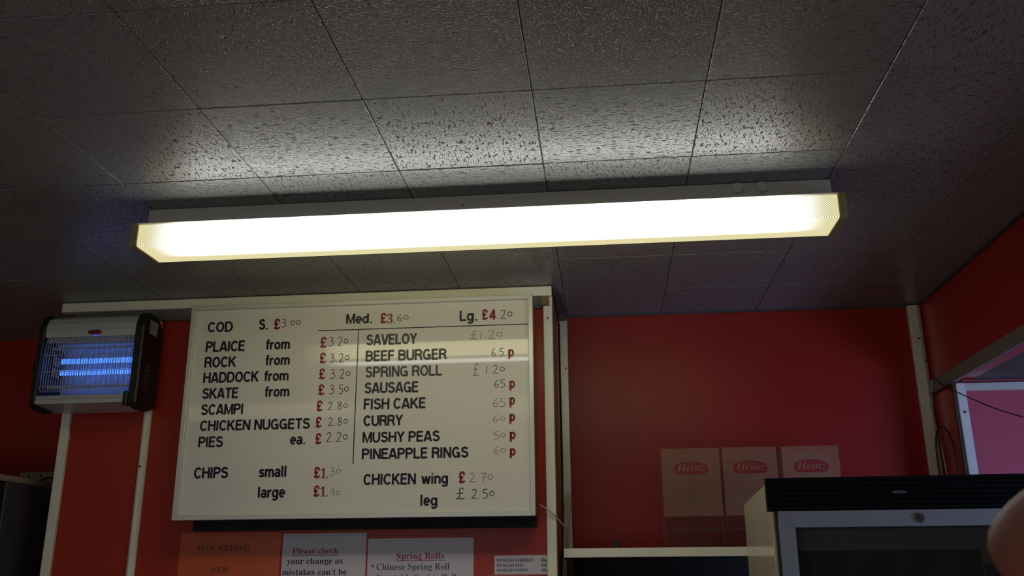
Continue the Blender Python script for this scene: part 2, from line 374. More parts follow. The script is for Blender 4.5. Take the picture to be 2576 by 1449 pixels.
def ribbon(bm, pts, w, f):
    """flat stroke of width w along pts in glyph units, f maps (u,v) -> 3-D"""
    raw = [Vector((p[0], p[1])) for p in pts]; pts = [raw[0]]
    for p in raw[1:]:
        if (p-pts[-1]).length > 1e-5: pts.append(p)
    n = len(pts)
    closed = n > 3 and (pts[0]-pts[-1]).length < 1e-4
    if closed: pts = pts[:-1]; n -= 1
    L, R = [], []
    for i in range(n):
        a = pts[i-1] if (i or closed) else None; b = pts[(i+1) % n] if (i < n-1 or closed) else None
        d1 = (pts[i]-a).normalized() if a is not None else None; d2 = (b-pts[i]).normalized() if b is not None else None
        if d1 is None: d1 = d2
        if d2 is None: d2 = d1
        n1 = Vector((-d1.y, d1.x)); n2 = Vector((-d2.y, d2.x)); mm = n1+n2
        if mm.length < 1e-3: mm = n1
        mm.normalize(); k = min(1.8, 1/max(0.3, mm.dot(n1)))
        L.append(bm.verts.new(f(*(pts[i]+mm*w/2*k)))); R.append(bm.verts.new(f(*(pts[i]-mm*w/2*k))))
    for i in range(n if closed else n-1):
        j = (i+1) % n; bm.faces.new((L[i], L[j], R[j], R[i]))
def word(text, x0, x1, zb, h, y, m, parent, wt=0.15, gl=G, gap=0.065, name='lettering', yf=None):
    total = sum(gl[c][0] + gap for c in text) - gap
    sx = (x1-x0)/total; bm = bmesh.new(); cx = 0
    for c in text:
        wd_, st = gl[c]; ax = abs(sx)
        for s in st:
            # stroke weight is kept even although the word is fitted to its width
            pts = [((cx+p[0])*sx, p[1]*h) for p in s]
            ribbon(bm, pts, wt*h, lambda u, v: (x0+u, y, zb+v))
        cx += wd_+gap
    for fc in bm.faces:
        if fc.normal.y > 0: fc.normal_flip()
    return obj(name, bm, m, parent)
def bold(s, style='serif'):
    U, Lw = (0x1D400, 0x1D41A) if style == 'serif' else (0x1D4D0, 0x1D4EA) if style == 'script' else (0x1D468, 0x1D482)
    out = ''
    for c in s:
        if 'A' <= c <= 'Z': out += chr(U+ord(c)-65)
        elif 'a' <= c <= 'z': out += chr(Lw+ord(c)-97)
        elif c.isdigit(): out += chr(0x1D7CE+int(c))
        else: out += c
    return out
def serif(text, x0, x1, zb, cap, y, m, parent, style='serif', name='lettering', off=0.0, has_cap=True):
    cu = bpy.data.curves.new('t', 'FONT'); cu.body = bold(text, style); cu.size = 1.0; cu.resolution_u = 3; cu.offset = off
    o = bpy.data.objects.new('t', cu); COL.objects.link(o)
    dg = bpy.context.evaluated_depsgraph_get(); me = bpy.data.meshes.new_from_object(o.evaluated_get(dg))
    bpy.data.objects.remove(o); bm = bmesh.new(); bm.from_mesh(me); bpy.data.meshes.remove(me)
    xs = [v.co.x for v in bm.verts]; a, b = min(xs), max(xs); sz = cap/0.70
    for v in bm.verts: v.co = Vector((x0+(v.co.x-a)/(b-a)*(x1-x0), y, zb+v.co.y*sz))
    bm.normal_update()
    for fc in bm.faces:
        if fc.normal.y > 0: fc.normal_flip()
    return obj(name, bm, m, parent)
def bar(x0, x1, z0, z1, y, m, parent, name='rule_line'):
    bm = bmesh.new(); bm.faces.new([bm.verts.new(p) for p in ((x0, y, z0), (x1, y, z0), (x1, y, z1), (x0, y, z1))])
    return obj(name, bm, m, parent)
BOARD=[
('k', 'COD', -1.1258, -1.051, 0.6814, 0.0297),('k', 'S.', -0.973, -0.9463, 0.6841, 0.0307),('r', '£', -0.9306, -0.9107, 0.6833, 0.0318),('h', '3.00', -0.9059, -0.8514, 0.6892, 0.0242),
('k', 'PLAICE', -1.1262, -1.0108, 0.6231, 0.0304),('k', 'from', -0.9486, -0.8784, 0.6247, 0.0294),('r', '£', -0.7913, -0.7712, 0.6251, 0.0313),('h', '3.20', -0.7637, -0.7092, 0.6298, 0.0249),
('k', 'ROCK', -1.1256, -1.0332, 0.5774, 0.0304),('k', 'from', -0.9466, -0.8759, 0.5789, 0.0294),('r', '£', -0.7907, -0.7715, 0.5802, 0.0306),('h', '3.20', -0.7589, -0.7033, 0.5827, 0.0234),
('k', 'HADDOCK', -1.1253, -0.9635, 0.533, 0.0301),('k', 'from', -0.947, -0.8763, 0.5339, 0.0291),('r', '£', -0.7904, -0.771, 0.5348, 0.0303),('h', '3.20', -0.7558, -0.6983, 0.5359, 0.0255),
('k', 'SKATE', -1.1238, -1.0197, 0.4877, 0.0298),('k', 'from', -0.9418, -0.8712, 0.4887, 0.029),('r', '£', -0.79, -0.7708, 0.4899, 0.03),('h', '3.50', -0.7554, -0.701, 0.4924, 0.0252),
('k', 'SCAMPI', -1.1231, -1.001, 0.4419, 0.0295),('r', '£', -0.7922, -0.7739, 0.4448, 0.0297),('h', '2.80', -0.7581, -0.7012, 0.4481, 0.0208),('k', 'CHICKEN NUGGETS', -1.1222, -0.8072, 0.397, 0.0291),
('r', '£', -0.7924, -0.7741, 0.3994, 0.0296),('h', '2.80', -0.7549, -0.6991, 0.4041, 0.0219),('k', 'Med.', -0.7175, -0.6416, 0.6929, 0.0287),('r', '£', -0.6199, -0.6007, 0.6911, 0.0301),
('s', '3.', -0.5987, -0.5759, 0.6904, 0.0271),('h', '60', -0.5701, -0.5368, 0.6955, 0.021),('k', 'Lg.', -0.391, -0.3397, 0.6901, 0.0298),('r', '£', -0.3293, -0.3111, 0.6915, 0.0304),
('b', '4', -0.3083, -0.2874, 0.691, 0.0295),('h', '.20', -0.2846, -0.2414, 0.6937, 0.0245),('k', 'SAVELOY', -0.6563, -0.5123, 0.6287, 0.0306),('f', '£1.20', -0.3598, -0.2694, 0.6366, 0.0237),
('k', 'BEEF BURGER', -0.6569, -0.4273, 0.5819, 0.0305),('h', '6.5', -0.3007, -0.2668, 0.5862, 0.0225),('b', 'p', -0.2544, -0.238, 0.5842, 0.0281),('k', 'SPRING ROLL', -0.6558, -0.4391, 0.5364, 0.0299),
('f', '£', -0.3521, -0.3334, 0.5332, 0.0335),('h', '1.20', -0.3178, -0.2637, 0.5383, 0.0223),('k', 'SAUSAGE', -0.6561, -0.5047, 0.4912, 0.0302),('h', '65', -0.2936, -0.2631, 0.4984, 0.0212),
('b', 'p', -0.2516, -0.2359, 0.496, 0.0275),('k', 'FISH CAKE', -0.6568, -0.4835, 0.4462, 0.0298),('f', '65', -0.2972, -0.2625, 0.4452, 0.0232),('b', 'p', -0.2519, -0.2362, 0.4501, 0.0272),
('k', 'CURRY', -0.6556, -0.5465, 0.4005, 0.0292),('f', '60', -0.2977, -0.2635, 0.4033, 0.0189),('b', 'p', -0.2522, -0.2365, 0.405, 0.0269),('k', 'MUSHY PEAS', -0.6564, -0.4429, 0.3553, 0.0285),
('f', '50', -0.2944, -0.2628, 0.357, 0.021),('b', 'p', -0.2518, -0.2353, 0.3567, 0.0268),('k', 'PINEAPPLE RINGS', -0.6565, -0.3638, 0.3101, 0.0288),('f', '60', -0.2952, -0.2629, 0.3169, 0.0208),
('b', 'p', -0.252, -0.2357, 0.3126, 0.0265),('k', 'CHICKEN', -0.6493, -0.5059, 0.2415, 0.0291),('k', 'wing', -0.49, -0.4185, 0.2419, 0.0287),('r', '£', -0.3912, -0.372, 0.2422, 0.0312),
('f', '2.70', -0.3598, -0.2963, 0.2449, 0.024),('k', 'leg', -0.4928, -0.4463, 0.1849, 0.0288),('h', '£', -0.3948, -0.3709, 0.2012, 0.0283),('h', '2.50', -0.3535, -0.2931, 0.202, 0.0237),
('k', 'PIES', -1.1227, -1.0526, 0.3516, 0.0293),('k', 'ea.', -0.86, -0.8161, 0.3545, 0.0287),('r', '£', -0.7907, -0.7721, 0.3539, 0.0298),('h', '2.20', -0.7574, -0.6976, 0.3596, 0.025),
('k', 'CHIPS', -1.1271, -1.0302, 0.2665, 0.0301),('k', 'small', -0.9424, -0.8648, 0.2673, 0.0296),('r', '£', -0.7892, -0.7712, 0.2621, 0.03),('s', '1.', -0.7689, -0.7483, 0.2617, 0.0267),
('f', '30', -0.7438, -0.7129, 0.2673, 0.0234),('k', 'large', -0.9418, -0.8653, 0.2123, 0.029),('r', '£', -0.7877, -0.7697, 0.213, 0.0293),('s', '1.', -0.7675, -0.7465, 0.2127, 0.0261),
('f', '90', -0.7395, -0.7115, 0.2123, 0.0199),]
NOTICE=[
('NOW', 'NOW FRYING', -1.144, -0.9866, 0.0755, 0.0163),('NOW', 'NEW', -1.0962, -1.0397, 0.0185, 0.0155),('RED', 'Please check', -0.865, -0.7351, 0.0663, 0.0161),('BLK', 'your change as', -0.8789, -0.7223, 0.0388, 0.0168),
('BLK', 'mistakes can’t be', -0.8903, -0.7096, 0.0105, 0.0159),('RED', 'Spring Rolls', -0.5728, -0.4412, 0.0497, 0.0167),('THIN', 'Chinese Spring Roll', -0.6273, -0.4261, 0.0219, 0.0171),('THIN', 'Vegetable Spring Roll', -0.6262, -0.4065, -0.0064, 0.017),
('THIN', '•', -0.6415, -0.6342, 0.0259, 0.0145),('SM', 'PICKLED GHERKIN', -0.2983, -0.1992, 0.0404, 0.0078),('SM', '40p', -0.179, -0.1627, 0.0405, 0.0073),('SM', 'PICKLED EGG', -0.2983, -0.2254, 0.0279, 0.0078),
('SM', '40p', -0.1792, -0.163, 0.028, 0.0073),('SM', 'PICKLED ONION', -0.2983, -0.2139, 0.0154, 0.0075),('SM', '20p', -0.1786, -0.1624, 0.0156, 0.0072),]
# ================================================================== the room
Y_PIL = 2.575; Y_BR = 2.89; Y_BL = 2.945
PX0, PX1 = -1.583, -0.137
struct('floor', box(-3.0, 2.6, -2.5, 3.0, FL-0.05, FL), M_floor)
ceil = struct('ceiling', box(-3.05, 1.0, -2.5, 3.0, H+0.006, H+0.05), M_slab)
# tiles of the ceiling, 300 mm square, fissures turned from tile to tile
TS = 0.3; TX, TY = -1.00277, 1.42416
mesh_full = {}
def tile(i, j):
    x0 = TX+i*TS; x1 = x0+TS; y0 = TY+j*TS; y1 = y0+TS
    x1 = min(x1, 0.998); ymax = Y_BR-0.002 if x0 > PX1-0.1 else Y_BL-0.002
    y1 = min(y1, ymax)
    if x1-x0 < 0.02 or y1-y0 < 0.02: return
    g = 0.0006
    M_t = M_tileH if (i+j) % 2 else M_tileV
    full = abs(x1-x0-TS) < 1e-6 and abs(y1-y0-TS) < 1e-6
    key = (i+j) % 2
    drop = random.uniform(0, 0.0009)
    cx, cy = (x0+x1)/2, (y0+y1)/2
    if full and key in mesh_full:
        me = mesh_full[key]; o = bpy.data.objects.new('ceiling_tile', me); COL.objects.link(o)
    else:
        bm = box(x0-cx+g, x1-cx-g, y0-cy+g, y1-cy-g, 0, 0.0058, 0.0013)
        o = obj('ceiling_tile', bm, M_t)
        if full: mesh_full[key] = o.data
    o.parent = ceil; o.location = (cx, cy, H-drop)
for j in range(-4, 6):
    for i in range(-7, 7): tile(i, j)
# walls
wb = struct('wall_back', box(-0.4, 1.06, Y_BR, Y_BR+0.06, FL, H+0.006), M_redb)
struct('wall_back_left', box(-3.0, -1.2, Y_BL, Y_BL+0.06, FL, H+0.006), M_red)
struct('wall_left', box(-3.06, -3.0, -2.5, 3.0, FL, H+0.006), M_roomwall)
struct('wall_front', box(-3.0, 2.6, -2.56, -2.5, FL, H+0.006), M_roomwall)
# the boxed-in pillar that carries the menu board
struct('wall_pillar', box(PX0, PX1, Y_PIL, Y_BL, FL, H+0.004), M_red)
# right wall: solid above the lintel and near the corner, open to the side room below it
Z_LIN = 0.53; Y_J = 2.712
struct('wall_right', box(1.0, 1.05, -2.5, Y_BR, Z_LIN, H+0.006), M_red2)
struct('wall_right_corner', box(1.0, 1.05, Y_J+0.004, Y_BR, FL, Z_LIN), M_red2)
struct('wall_right_near', box(1.0, 1.05, -2.5, 1.25, FL, Z_LIN), M_roomwall)  # unseen wall, lengthened to keep side-room daylight off the ceiling
struct('wall_side_room_back', box(1.0265, 2.6, Y_J, Y_J+0.0035, FL, Z_LIN-0.0005), mat('red_laminate_lit_purple', (0.46, 0.07, 0.115), 0.45, var=0.06))  # red panel; the purple tint of daylight is put into its colour
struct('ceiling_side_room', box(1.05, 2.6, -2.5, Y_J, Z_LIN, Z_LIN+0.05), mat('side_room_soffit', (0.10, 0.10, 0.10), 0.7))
# side-room outer wall with its window opening (daylight comes through it)
bm = bmesh.new()
box(2.55, 2.6, -2.5, 0.25, FL, Z_LIN, bm=bm); box(2.55, 2.6, 1.25, Y_J, FL, Z_LIN, bm=bm)
box(2.55, 2.6, 0.25, 1.25, FL, -0.9, bm=bm); box(2.55, 2.6, 0.25, 1.25, 0.25, Z_LIN, bm=bm)
struct('wall_side_room_right', bm, M_roomwall)
bm = bmesh.new()
for a in ((2.54, 2.61, 0.25, 0.29, -0.9, 0.25), (2.54, 2.61, 1.21, 1.25, -0.9, 0.25), (2.54, 2.61, 0.25, 1.25, -0.9, -0.86), (2.54, 2.61, 0.25, 1.25, 0.21, 0.25)): box(*a, bm=bm)
struct('window_1', bm, M_trim)

M_lint = mat('dull_grey_strip', (0.20, 0.20, 0.19), 0.5, metal=0.2, var=0.1)
# trims ------------------------------------------------------------
def strim(n, bm, m=M_trim, screws=(), axis='y'):
    o = struct('trim_%d' % n, bm, m)
    ROOT[o.name] = Vector((0, 0, 0))
    for c in screws: obj('screw', cyl(c, axis, 0.0036, 0.0024, 14), M_screw, o)
    return o
# 1 batten that closes the top of the pillar against the ceiling
strim(1, box(-1.625, -0.135, 2.548, 2.574, 0.777, 0.8055, 0.0015))
# 2 left edge of the pillar, 3 the half-round joint strip, 4 right edge of the pillar
strim(2, prism([(-1.585, 2.56), (-1.558, 2.56), (-1.558, 2.5748), (-1.585, 2.5748)], 'z', FL, 0.7435, 0.002), M_trim)
strim(3, prism([(-1.337 + 0.0235*(i/6), 2.5748 - 0.016*math.sin(PI*(0.12+0.76*i/6))) for i in range(7)] + [(-1.3135, 2.5748), (-1.337, 2.5748)], 'z', FL, 0.7435),
      M_trim, [(-1.3255, 2.5588, 0.311), (-1.3255, 2.5588, -0.35)])
strim(4, prism([(-0.1605, 2.5600), (-0.1345, 2.5600), (-0.1345, 2.5748), (-0.1605, 2.5748)], 'z', FL, 0.7765, 0.0015), M_trim, [(-0.1475, 2.559, 0.712), (-0.1475, 2.559, -0.4)])
# 5 aluminium angle in the corner between pillar side and back wall
strim(5, box(-0.1305, -0.1035, 2.874, 2.8895, 0.076, 0.800, 0.0015), M_alu, [(-0.106-0.005, 2.873, 0.632)])
# 6 wooden lining of the pillar's side
strim(6, box(-0.1368, -0.1325, 2.578, 2.872, FL, 0.785), M_redbrown)
# 7 post in the far right corner
strim(7, prism([(0.957, 2.873), (0.984, 2.870), (0.995, 2.876), (0.9985, 2.8895), (0.957, 2.8895)], 'z', FL, 0.803, 0.002), M_alu,
      [(0.978, 2.870, 0.695), (0.990, 2.8725, 0.624)])
# 8 lintel edge strip that runs towards the camera on the right wall
strim(8, box(0.985, 0.9995, 0.1, 2.888, 0.5205, 0.558, 0.002), M_lint)
# 9 post at the opening, 10 horizontal head of the side room panel
strim(9, box(1.0005, 1.0255, 2.694, 2.7115, FL, 0.5195, 0.0015), mat('white_post', (0.66, 0.66, 0.66), 0.4, var=0.04), [(1.0130, 2.693, 0.436)])
strim(10, box(1.0260, 2.5, 2.697, 2.7115, 0.497, 0.5195, 0.0015), M_alu)
strim(11, box(0.9935, 0.9998, 2.700, 2.7115, FL, 0.5195), M_darktrim)
# 12..15 dark trim beads between walls and ceiling
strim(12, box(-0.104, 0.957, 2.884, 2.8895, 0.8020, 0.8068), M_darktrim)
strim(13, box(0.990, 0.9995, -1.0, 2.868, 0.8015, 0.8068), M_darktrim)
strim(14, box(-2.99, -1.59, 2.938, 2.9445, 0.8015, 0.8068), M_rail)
strim(15, prism([(-0.1320, 2.577), (-0.120, 2.60), (-0.114, 2.66), (-0.104, 2.881), (-0.1320, 2.881)], 'z', 0.788, 0.8045, 0.002), M_darktrim)
# 16 dull rail under the batten; its right end shows beside the board
strim(16, box(-1.583, -0.1635, 2.5600, 2.5745, 0.7445, 0.7760, 0.001), M_rail, [(-1.212, 2.5590, 0.7655)])
strim(18, box(-0.1660, -0.1425, 2.5490, 2.5595, 0.7480, 0.7760, 0.001), mat('brown_wood_block', (0.20, 0.12, 0.05), 0.6))
# 17 soffit bead in the side room
strim(17, box(1.16, 2.5, 2.30, 2.315, 0.520, 0.5295), M_rail)

# ================================================================== menu board
BX0, BX1, BZ0, BZ1 = -1.1745, -0.1840, 0.1545, 0.7580
YF = 2.472; YB = 2.484
mb = thing('menu_board', 'large white menu board in a silver frame with handwritten prices on the red pillar', 'menu board', (-0.68, 2.575, BZ0))
obj('board_box', box(BX0+0.0015, BX1-0.0015, YF+0.0175, 2.5585, BZ0+0.002, BZ1-0.002, 0.001), M_rail, mb)
obj('backing_box', box(-1.135, -0.1870, YF+0.05, 2.5570, 0.128, 0.70, 0.002), M_blackmatte, mb)
obj('board_face', box(BX0+0.008, BX1-0.008, YB, YB+0.003, BZ0+0.008, BZ1-0.008), M_face, mb)
FW = 0.0125
def frame_rail(p0, p1, p2, p3):
    """mitred frame rail from four front corners, rounded inwards"""
    bm = bmesh.new(); f = []
    for (x, z) in (p0, p1, p2, p3): f.append(bm.verts.new((x, YF, z)))
    bk = [bm.verts.new((x, YF+0.0165, z)) for (x, z) in (p0, p1, p2, p3)]
    bm.faces.new(f); bm.faces.new(bk[::-1])
    for i in range(4): bm.faces.new((f[i], bk[i], bk[(i+1) % 4], f[(i+1) % 4]))
    bmesh.ops.recalc_face_normals(bm, faces=bm.faces)
    bmesh.ops.bevel(bm, geom=list(bm.edges), offset=0.0010, segments=1, affect='EDGES')
    return bm
a, b, c, d = BX0, BX1, BZ0, BZ1; w = FW
g = 0.0002
obj('frame_rail', frame_rail((a+g, d), (b-g, d), (b-w-g, d-w), (a+w+g, d-w)), M_frame, mb)
obj('frame_rail', frame_rail((a+g, c), (b-g, c), (b-w-g, c+w), (a+w+g, c+w)), M_frame, mb)
obj('frame_rail', frame_rail((a, c+g), (a, d-g), (a+w, d-w-g), (a+w, c+w+g)), M_frame, mb)
obj('frame_rail', frame_rail((b, c+g), (b, d-g), (b-w, d-w-g), (b-w, c+w+g)), M_frame, mb)
YL = YB - 0.0004
for kind, t, x0, x1, zb, hh in BOARD:
    if kind == 'k': word(t, x0, x1, zb, hh, YL, M_ink, mb, 0.198)
    elif kind == 'r': word(t, x0+0.001, x1-0.001, zb, hh, YL, M_redink, mb, 0.175)
    elif kind == 'b': word(t, x0+0.001, x1-0.001, zb, hh, YL, M_redink, mb, 0.20)
    elif kind == 's': serif(t, x0, x1, zb, hh, YL, M_redink, mb)
    elif kind == 'h': word(t, x0, x1, zb, hh, YL, M_pen, mb, 0.095, HW, 0.12, 'handwritten_price')
    elif kind == 'f': word(t, x0, x1, zb, hh, YL, M_penf, mb, 0.085, HW, 0.12, 'handwritten_price')
bar(-0.7992, BX1-FW-0.001, 0.6739, 0.6768, YL, M_ink, mb)
bar(-0.6819, -0.6791, 0.2982, 0.6741, YL, M_ink, mb)
mb.rotation_euler = (0.0097, 0, 0)      # its top leans a little into the room

# ================================================================== fluorescent lamps
def lamp(label, x0, x1, yc, tube_dim=1.0, full=True):
    cx = (x0+x1)/2; half = (x1-x0)/2
    t = thing('batten_lamp', label, 'lamp', (cx, yc, H-0.001), 'tube lamps fixed to the ceiling' if not full else None)
    ROOT[t.name] = Vector((0, 0, 0)); t.location = (0, 0, 0)
    # real base position
    base = Vector((cx, yc, H-0.001)); t.location = base; ROOT[t.name] = base
    zt, zb = 0.7575, 0.7055; dy = 0.0575
    obj('batten', box(x0+0.004, x1-0.004, yc-0.0225, yc+0.0225, zt+0.001, H-0.0011, 0.002), M_lampbody, t)
    obj('tray', prism([(yc-0.0640, zt+0.0006), (yc-0.024, zt+0.0085), (yc+0.024, zt+0.0085), (yc+0.0640, zt+0.0006), (yc+0.0640, zt-0.0012), (yc-0.0640, zt-0.0012)], 'x', x0+0.002, x1-0.002), M_lampbody, t)
    dm = diffuser_mat('diffuser', half, LAMP_L, 0.0, dy, tube_dim)
    r = 0.005
    prof = [(yc-dy+0.0015, zt-0.0014)] + [(yc-dy+r-r*math.cos(q), zb+r-r*math.sin(q)) for q in [i*PI/8 for i in range(5)]] \
         + [(yc+dy-r+r*math.sin(q), zb+r-r*math.cos(q)) for q in [i*PI/8 for i in range(5)]] + [(yc+dy-0.0015, zt-0.0014)]
    obj('diffuser', prism(prof, 'x', x0+0.004, x1-0.004), dm, t)
    for s, xe in ((-1, x0), (1, x1)):
        cp = [(yc-dy-0.003, zt+0.002), (yc-dy-0.003, zb+0.003), (yc-dy+0.002, zb-0.003), (yc+dy-0.002, zb-0.003), (yc+dy+0.003, zb+0.003), (yc+dy+0.003, zt+0.002)]
        obj('end_cap', prism(cp, 'x', xe+s*0.0135, xe-s*0.0035, 0.0015), M_cap, t)
    if full:
        for xk in (0.304, 0.356):
            k = cyl((xk, yc-0.0255, 0.7925), 'y', 0.0115, 0.010, 20, None, 0.0100); obj('knockout_plug', k, M_lampbody, t)
        obj('screw', cyl((-0.29, yc-0.0240, 0.783), 'y', 0.0025, 0.002, 10), M_screw, t)
    return t
lamp('long lit fluorescent lamp with a glowing prismatic cover, nearest the menu board', -1.018, 0.505, 1.8885)
lamp('lit fluorescent lamp overhead, out of view behind the camera on the left', -2.55, -1.03, 0.70, 0.20, False)
lamp('lit fluorescent lamp overhead, out of view behind the camera on the right', -0.55, 0.97, 0.70, 0.20, False)

# ================================================================== insect killer
zx0, zx1 = -1.603, -1.318; zf = 2.445; zbk = 2.5595
zk = thing('insect_killer', 'silver and black electric insect killer with two glowing blue tubes, left of the menu board', 'insect killer', (-1.45, 2.56, 0.468))
M_shell = mat('silver_shell', (0.58, 0.60, 0.60), 0.35, metal=0.15, var=0.04)
top = [(zf+0.002, 0.671), (zf-0.001, 0.688), (zf+0.002, 0.710), (zf+0.012, 0.727), (zf+0.030, 0.737), (zbk, 0.739), (zbk, 0.671)]
obj('top_cover', prism(top, 'x', zx0+0.006, zx1-0.006), M_shell, zk)
bt = [(zf-0.002, 0.4765), (zf-0.004, 0.486), (zf-0.001, 0.4865), (zf-0.001, 0.489), (zf-0.004, 0.4895), (zf-0.002, 0.500), (zf+0.012, 0.502), (zf+0.014, 0.480), (zbk, 0.478), (zbk, 0.468)]
obj('catch_tray', prism(bt, 'x', zx0+0.006, zx1-0.008), M_shell, zk)
cap_prof = [(zf-0.006, 0.473), (zf-0.007, 0.70), (zf+0.004, 0.731), (zf+0.026, 0.744), (zf+0.06, 0.745), (zf+0.085, 0.735), (zbk, 0.705), (zbk, 0.478), (zf+0.07, 0.460), (zf+0.02, 0.462)]
obj('end_panel', prism(cap_prof, 'x', zx0-0.012, zx0+0.006, 0.003), M_black, zk)
ep = obj('end_panel', prism(cap_prof, 'x', zx1-0.006, zx1+0.020, 0.004), M_black, zk)
for k in range(10):
    z = 0.515 + k*0.0135
    obj('vent_slot', box(zx1+0.0195, zx1+0.0212, zf+0.028, zf+0.050, z, z+0.0085), M_black if k > 5 else M_darktrim, ep)  # lower slots lighter: the light they catch is put into the colour
obj('lower_foot', box(zx1-0.020, zx1-0.0065, zf-0.007, zf+0.02, 0.468, 0.508, 0.003), M_black, zk)
st = obj('rating_sticker', box(zx1+0.0200, zx1+0.0208, zf+0.028, zf+0.074, 0.682, 0.722), M_silver, zk)
for k in range(6): obj('print_line', box(zx1+0.0208, zx1+0.0210, zf+0.030, zf+0.040, 0.690+k*0.005, 0.6912+k*0.005), M_print, st)
obj('back_panel', box(zx0+0.006, zx1-0.006, zbk-0.006, zbk-0.001, 0.500, 0.670), M_shell, zk)
obj('reflector', prism([(zbk-0.012, 0.670), (zbk-0.050, 0.670), (zbk-0.055, 0.663), (zbk-0.012, 0.645)], 'x', zx0+0.008, zx1-0.008), M_shell, zk)
M_uv = emit_mat('blue_tube', (0.055, 0.19, 1.0), 2.2)
for z in (0.613, 0.579):
    tb = obj('tube', cyl(((zx0+zx1)/2+0.008, zbk-0.052, z), 'x', 0.0078, 0.248, 16), M_uv, zk, True)
    obj('tube_end', cyl((zx0+0.021, zbk-0.052, z), 'x', 0.0082, 0.016, 14), M_silver, tb)
    obj('tube_end', cyl((zx1-0.014, zbk-0.052, z), 'x', 0.0082, 0.014, 14), M_silver, tb)
    obj('lamp_holder', box(zx0+0.008, zx0+0.014, zbk-0.066, zbk-0.030, z-0.013, z+0.013, 0.002), M_silver, zk)
for z in (0.646, 0.532):
    obj('grid_bracket', box(zx0+0.008, zx0+0.046, zf+0.036, zf+0.042, z-0.005, z+0.005, 0.001), M_silver, zk)
    obj('grid_rail', box(zx0+0.04, zx1-0.008, zf+0.037, zf+0.040, z-0.0022, z+0.0022), M_silver, zk)
bm = bmesh.new()                                                    # high voltage rods behind the guard
for k in range(48): tube([(zx0+0.02+k*0.0052, zf+0.040, 0.526), (zx0+0.02+k*0.0052, zf+0.040, 0.652)], 0.0005, bm, 5)
gr = obj('charged_grid', bm, M_darktrim, zk)
NW = 36
for k in range(NW):                                                 # guard wires, each picked apart in the photo
    x = zx0+0.012 + k*(zx1-zx0-0.024)/(NW-1)
    w_ = obj('guard_wire', tube([(x, zf+0.006, 0.669), (x, zf+0.003, 0.663), (x, zf, 0.62), (x, zf, 0.522), (x, zf+0.003, 0.515), (x, zf+0.012, 0.513)], 0.00095, None, 5), M_wire, zk)
for z in (0.618, 0.570, 0.527): obj('cross_wire', tube([(zx0+0.008, zf+0.0020, z), (zx1-0.008, zf+0.0020, z)], 0.0009, None, 5), M_wire, zk)
for x in (zx0+0.024, zx1-0.028):
    n_ = obj('hex_nut', cyl((x, zf-0.0015, 0.662), 'y', 0.0058, 0.004, 6), M_wire, zk)
    obj('bolt_end', cyl((x, zf-0.0038, 0.662), 'y', 0.0028, 0.003, 10), M_black, n_)
obj('guard_clip_strip', box(zx0+0.010, zx1-0.010, zf+0.009, zf+0.012, 0.656, 0.670), M_silver, zk)
ov = []
for k in range(24): ov.append((-1.448+0.0215*math.cos(2*PI*k/24), 0.6830+0.0072*math.sin(2*PI*k/24)))
lg = obj('logo', prism(ov, 'y', zf-0.0022, zf+0.001), mat('badge_red', (0.30, 0.03, 0.04), 0.4), zk)
word('EAZYZAP', -1.4665, -1.4295, 0.6800, 0.0058, zf-0.0026, M_ink, lg, 0.2)
obj('blue_spot', box(-1.449, -1.439, zf-0.001, zf+0.002, 0.6715, 0.6745), emit_mat('blue_glow', (0.04, 0.10, 1.0), 0.9), zk)  # small blue patch below the logo that glows on its own
tag(obj('power_cord', tube(spline([(-1.6175, 2.50, 0.655), (-1.640, 2.49, 0.625), (-1.646, 2.485, 0.585), (-1.636, 2.50, 0.545), (-1.622, 2.52, 0.515)]), 0.0028), M_cable_b, zk), 'black power cord looped at the left side')
obj('mount_bracket', box(-1.56, -1.36, 2.5590, 2.5755, 0.56, 0.68), M_black, zk)

# ================================================================== notices taped to the pillar
def sheet(name, x0, x1, ztop, length, m, label, y=2.5742, th=0.0007, curl=0.002):
    bm = bmesh.new(); n = 8; fr, bk = [], []
    for i in range(n+1):
        z = ztop - length*i/n; bow = curl*math.sin(PI*min(1, i/n*1.6))*0.5
        fr.append((bm.verts.new((x0, y-bow*0-0.0001, z)), bm.verts.new((x1, y-0.0001, z))))
        bk.append((bm.verts.new((x0, y+th, z)), bm.verts.new((x1, y+th, z))))
    for i in range(n):
        bm.faces.new((fr[i][0], fr[i+1][0], fr[i+1][1], fr[i][1])); bm.faces.new((bk[i][0], bk[i][1], bk[i+1][1], bk[i+1][0]))
        bm.faces.new((fr[i][0], bk[i][0], bk[i+1][0], fr[i+1][0])); bm.faces.new((fr[i][1], fr[i+1][1], bk[i+1][1], bk[i][1]))
    bm.faces.new((fr[0][0], fr[0][1], bk[0][1], bk[0][0])); bm.faces.new((fr[n][0], bk[n][0], bk[n][1], fr[n][1]))
    bmesh.ops.recalc_face_normals(bm, faces=bm.faces)
    t = thing(name, label, 'notice', ((x0+x1)/2, Y_PIL, ztop-length)); obj('paper', bm, m, t); return t
n1 = sheet('notice', -1.189, -0.900, 0.1245, 0.205, M_orange, 'orange laminated notice headed NOW FRYING, under the left end of the menu board')
n2 = sheet('notice', -0.894, -0.658, 0.1205, 0.30, M_paper, 'white paper notice headed Please check, under the middle of the menu board')
n3 = sheet('notice', -0.653, -0.361, 0.1045, 0.205, M_paper, 'white paper notice headed Spring Rolls, right of the Please check sheet')
n4 = sheet('notice', -0.304, -0.1615, 0.0570, 0.0490, M_paper, 'small white price slip listing pickled gherkin, egg and onion', curl=0)
n5 = sheet('notice', -0.351, -0.215, 0.0045, 0.045, M_paper, 'small white slip just under the pickled gherkin price slip, cut by the frame', curl=0)
YS = 2.5735
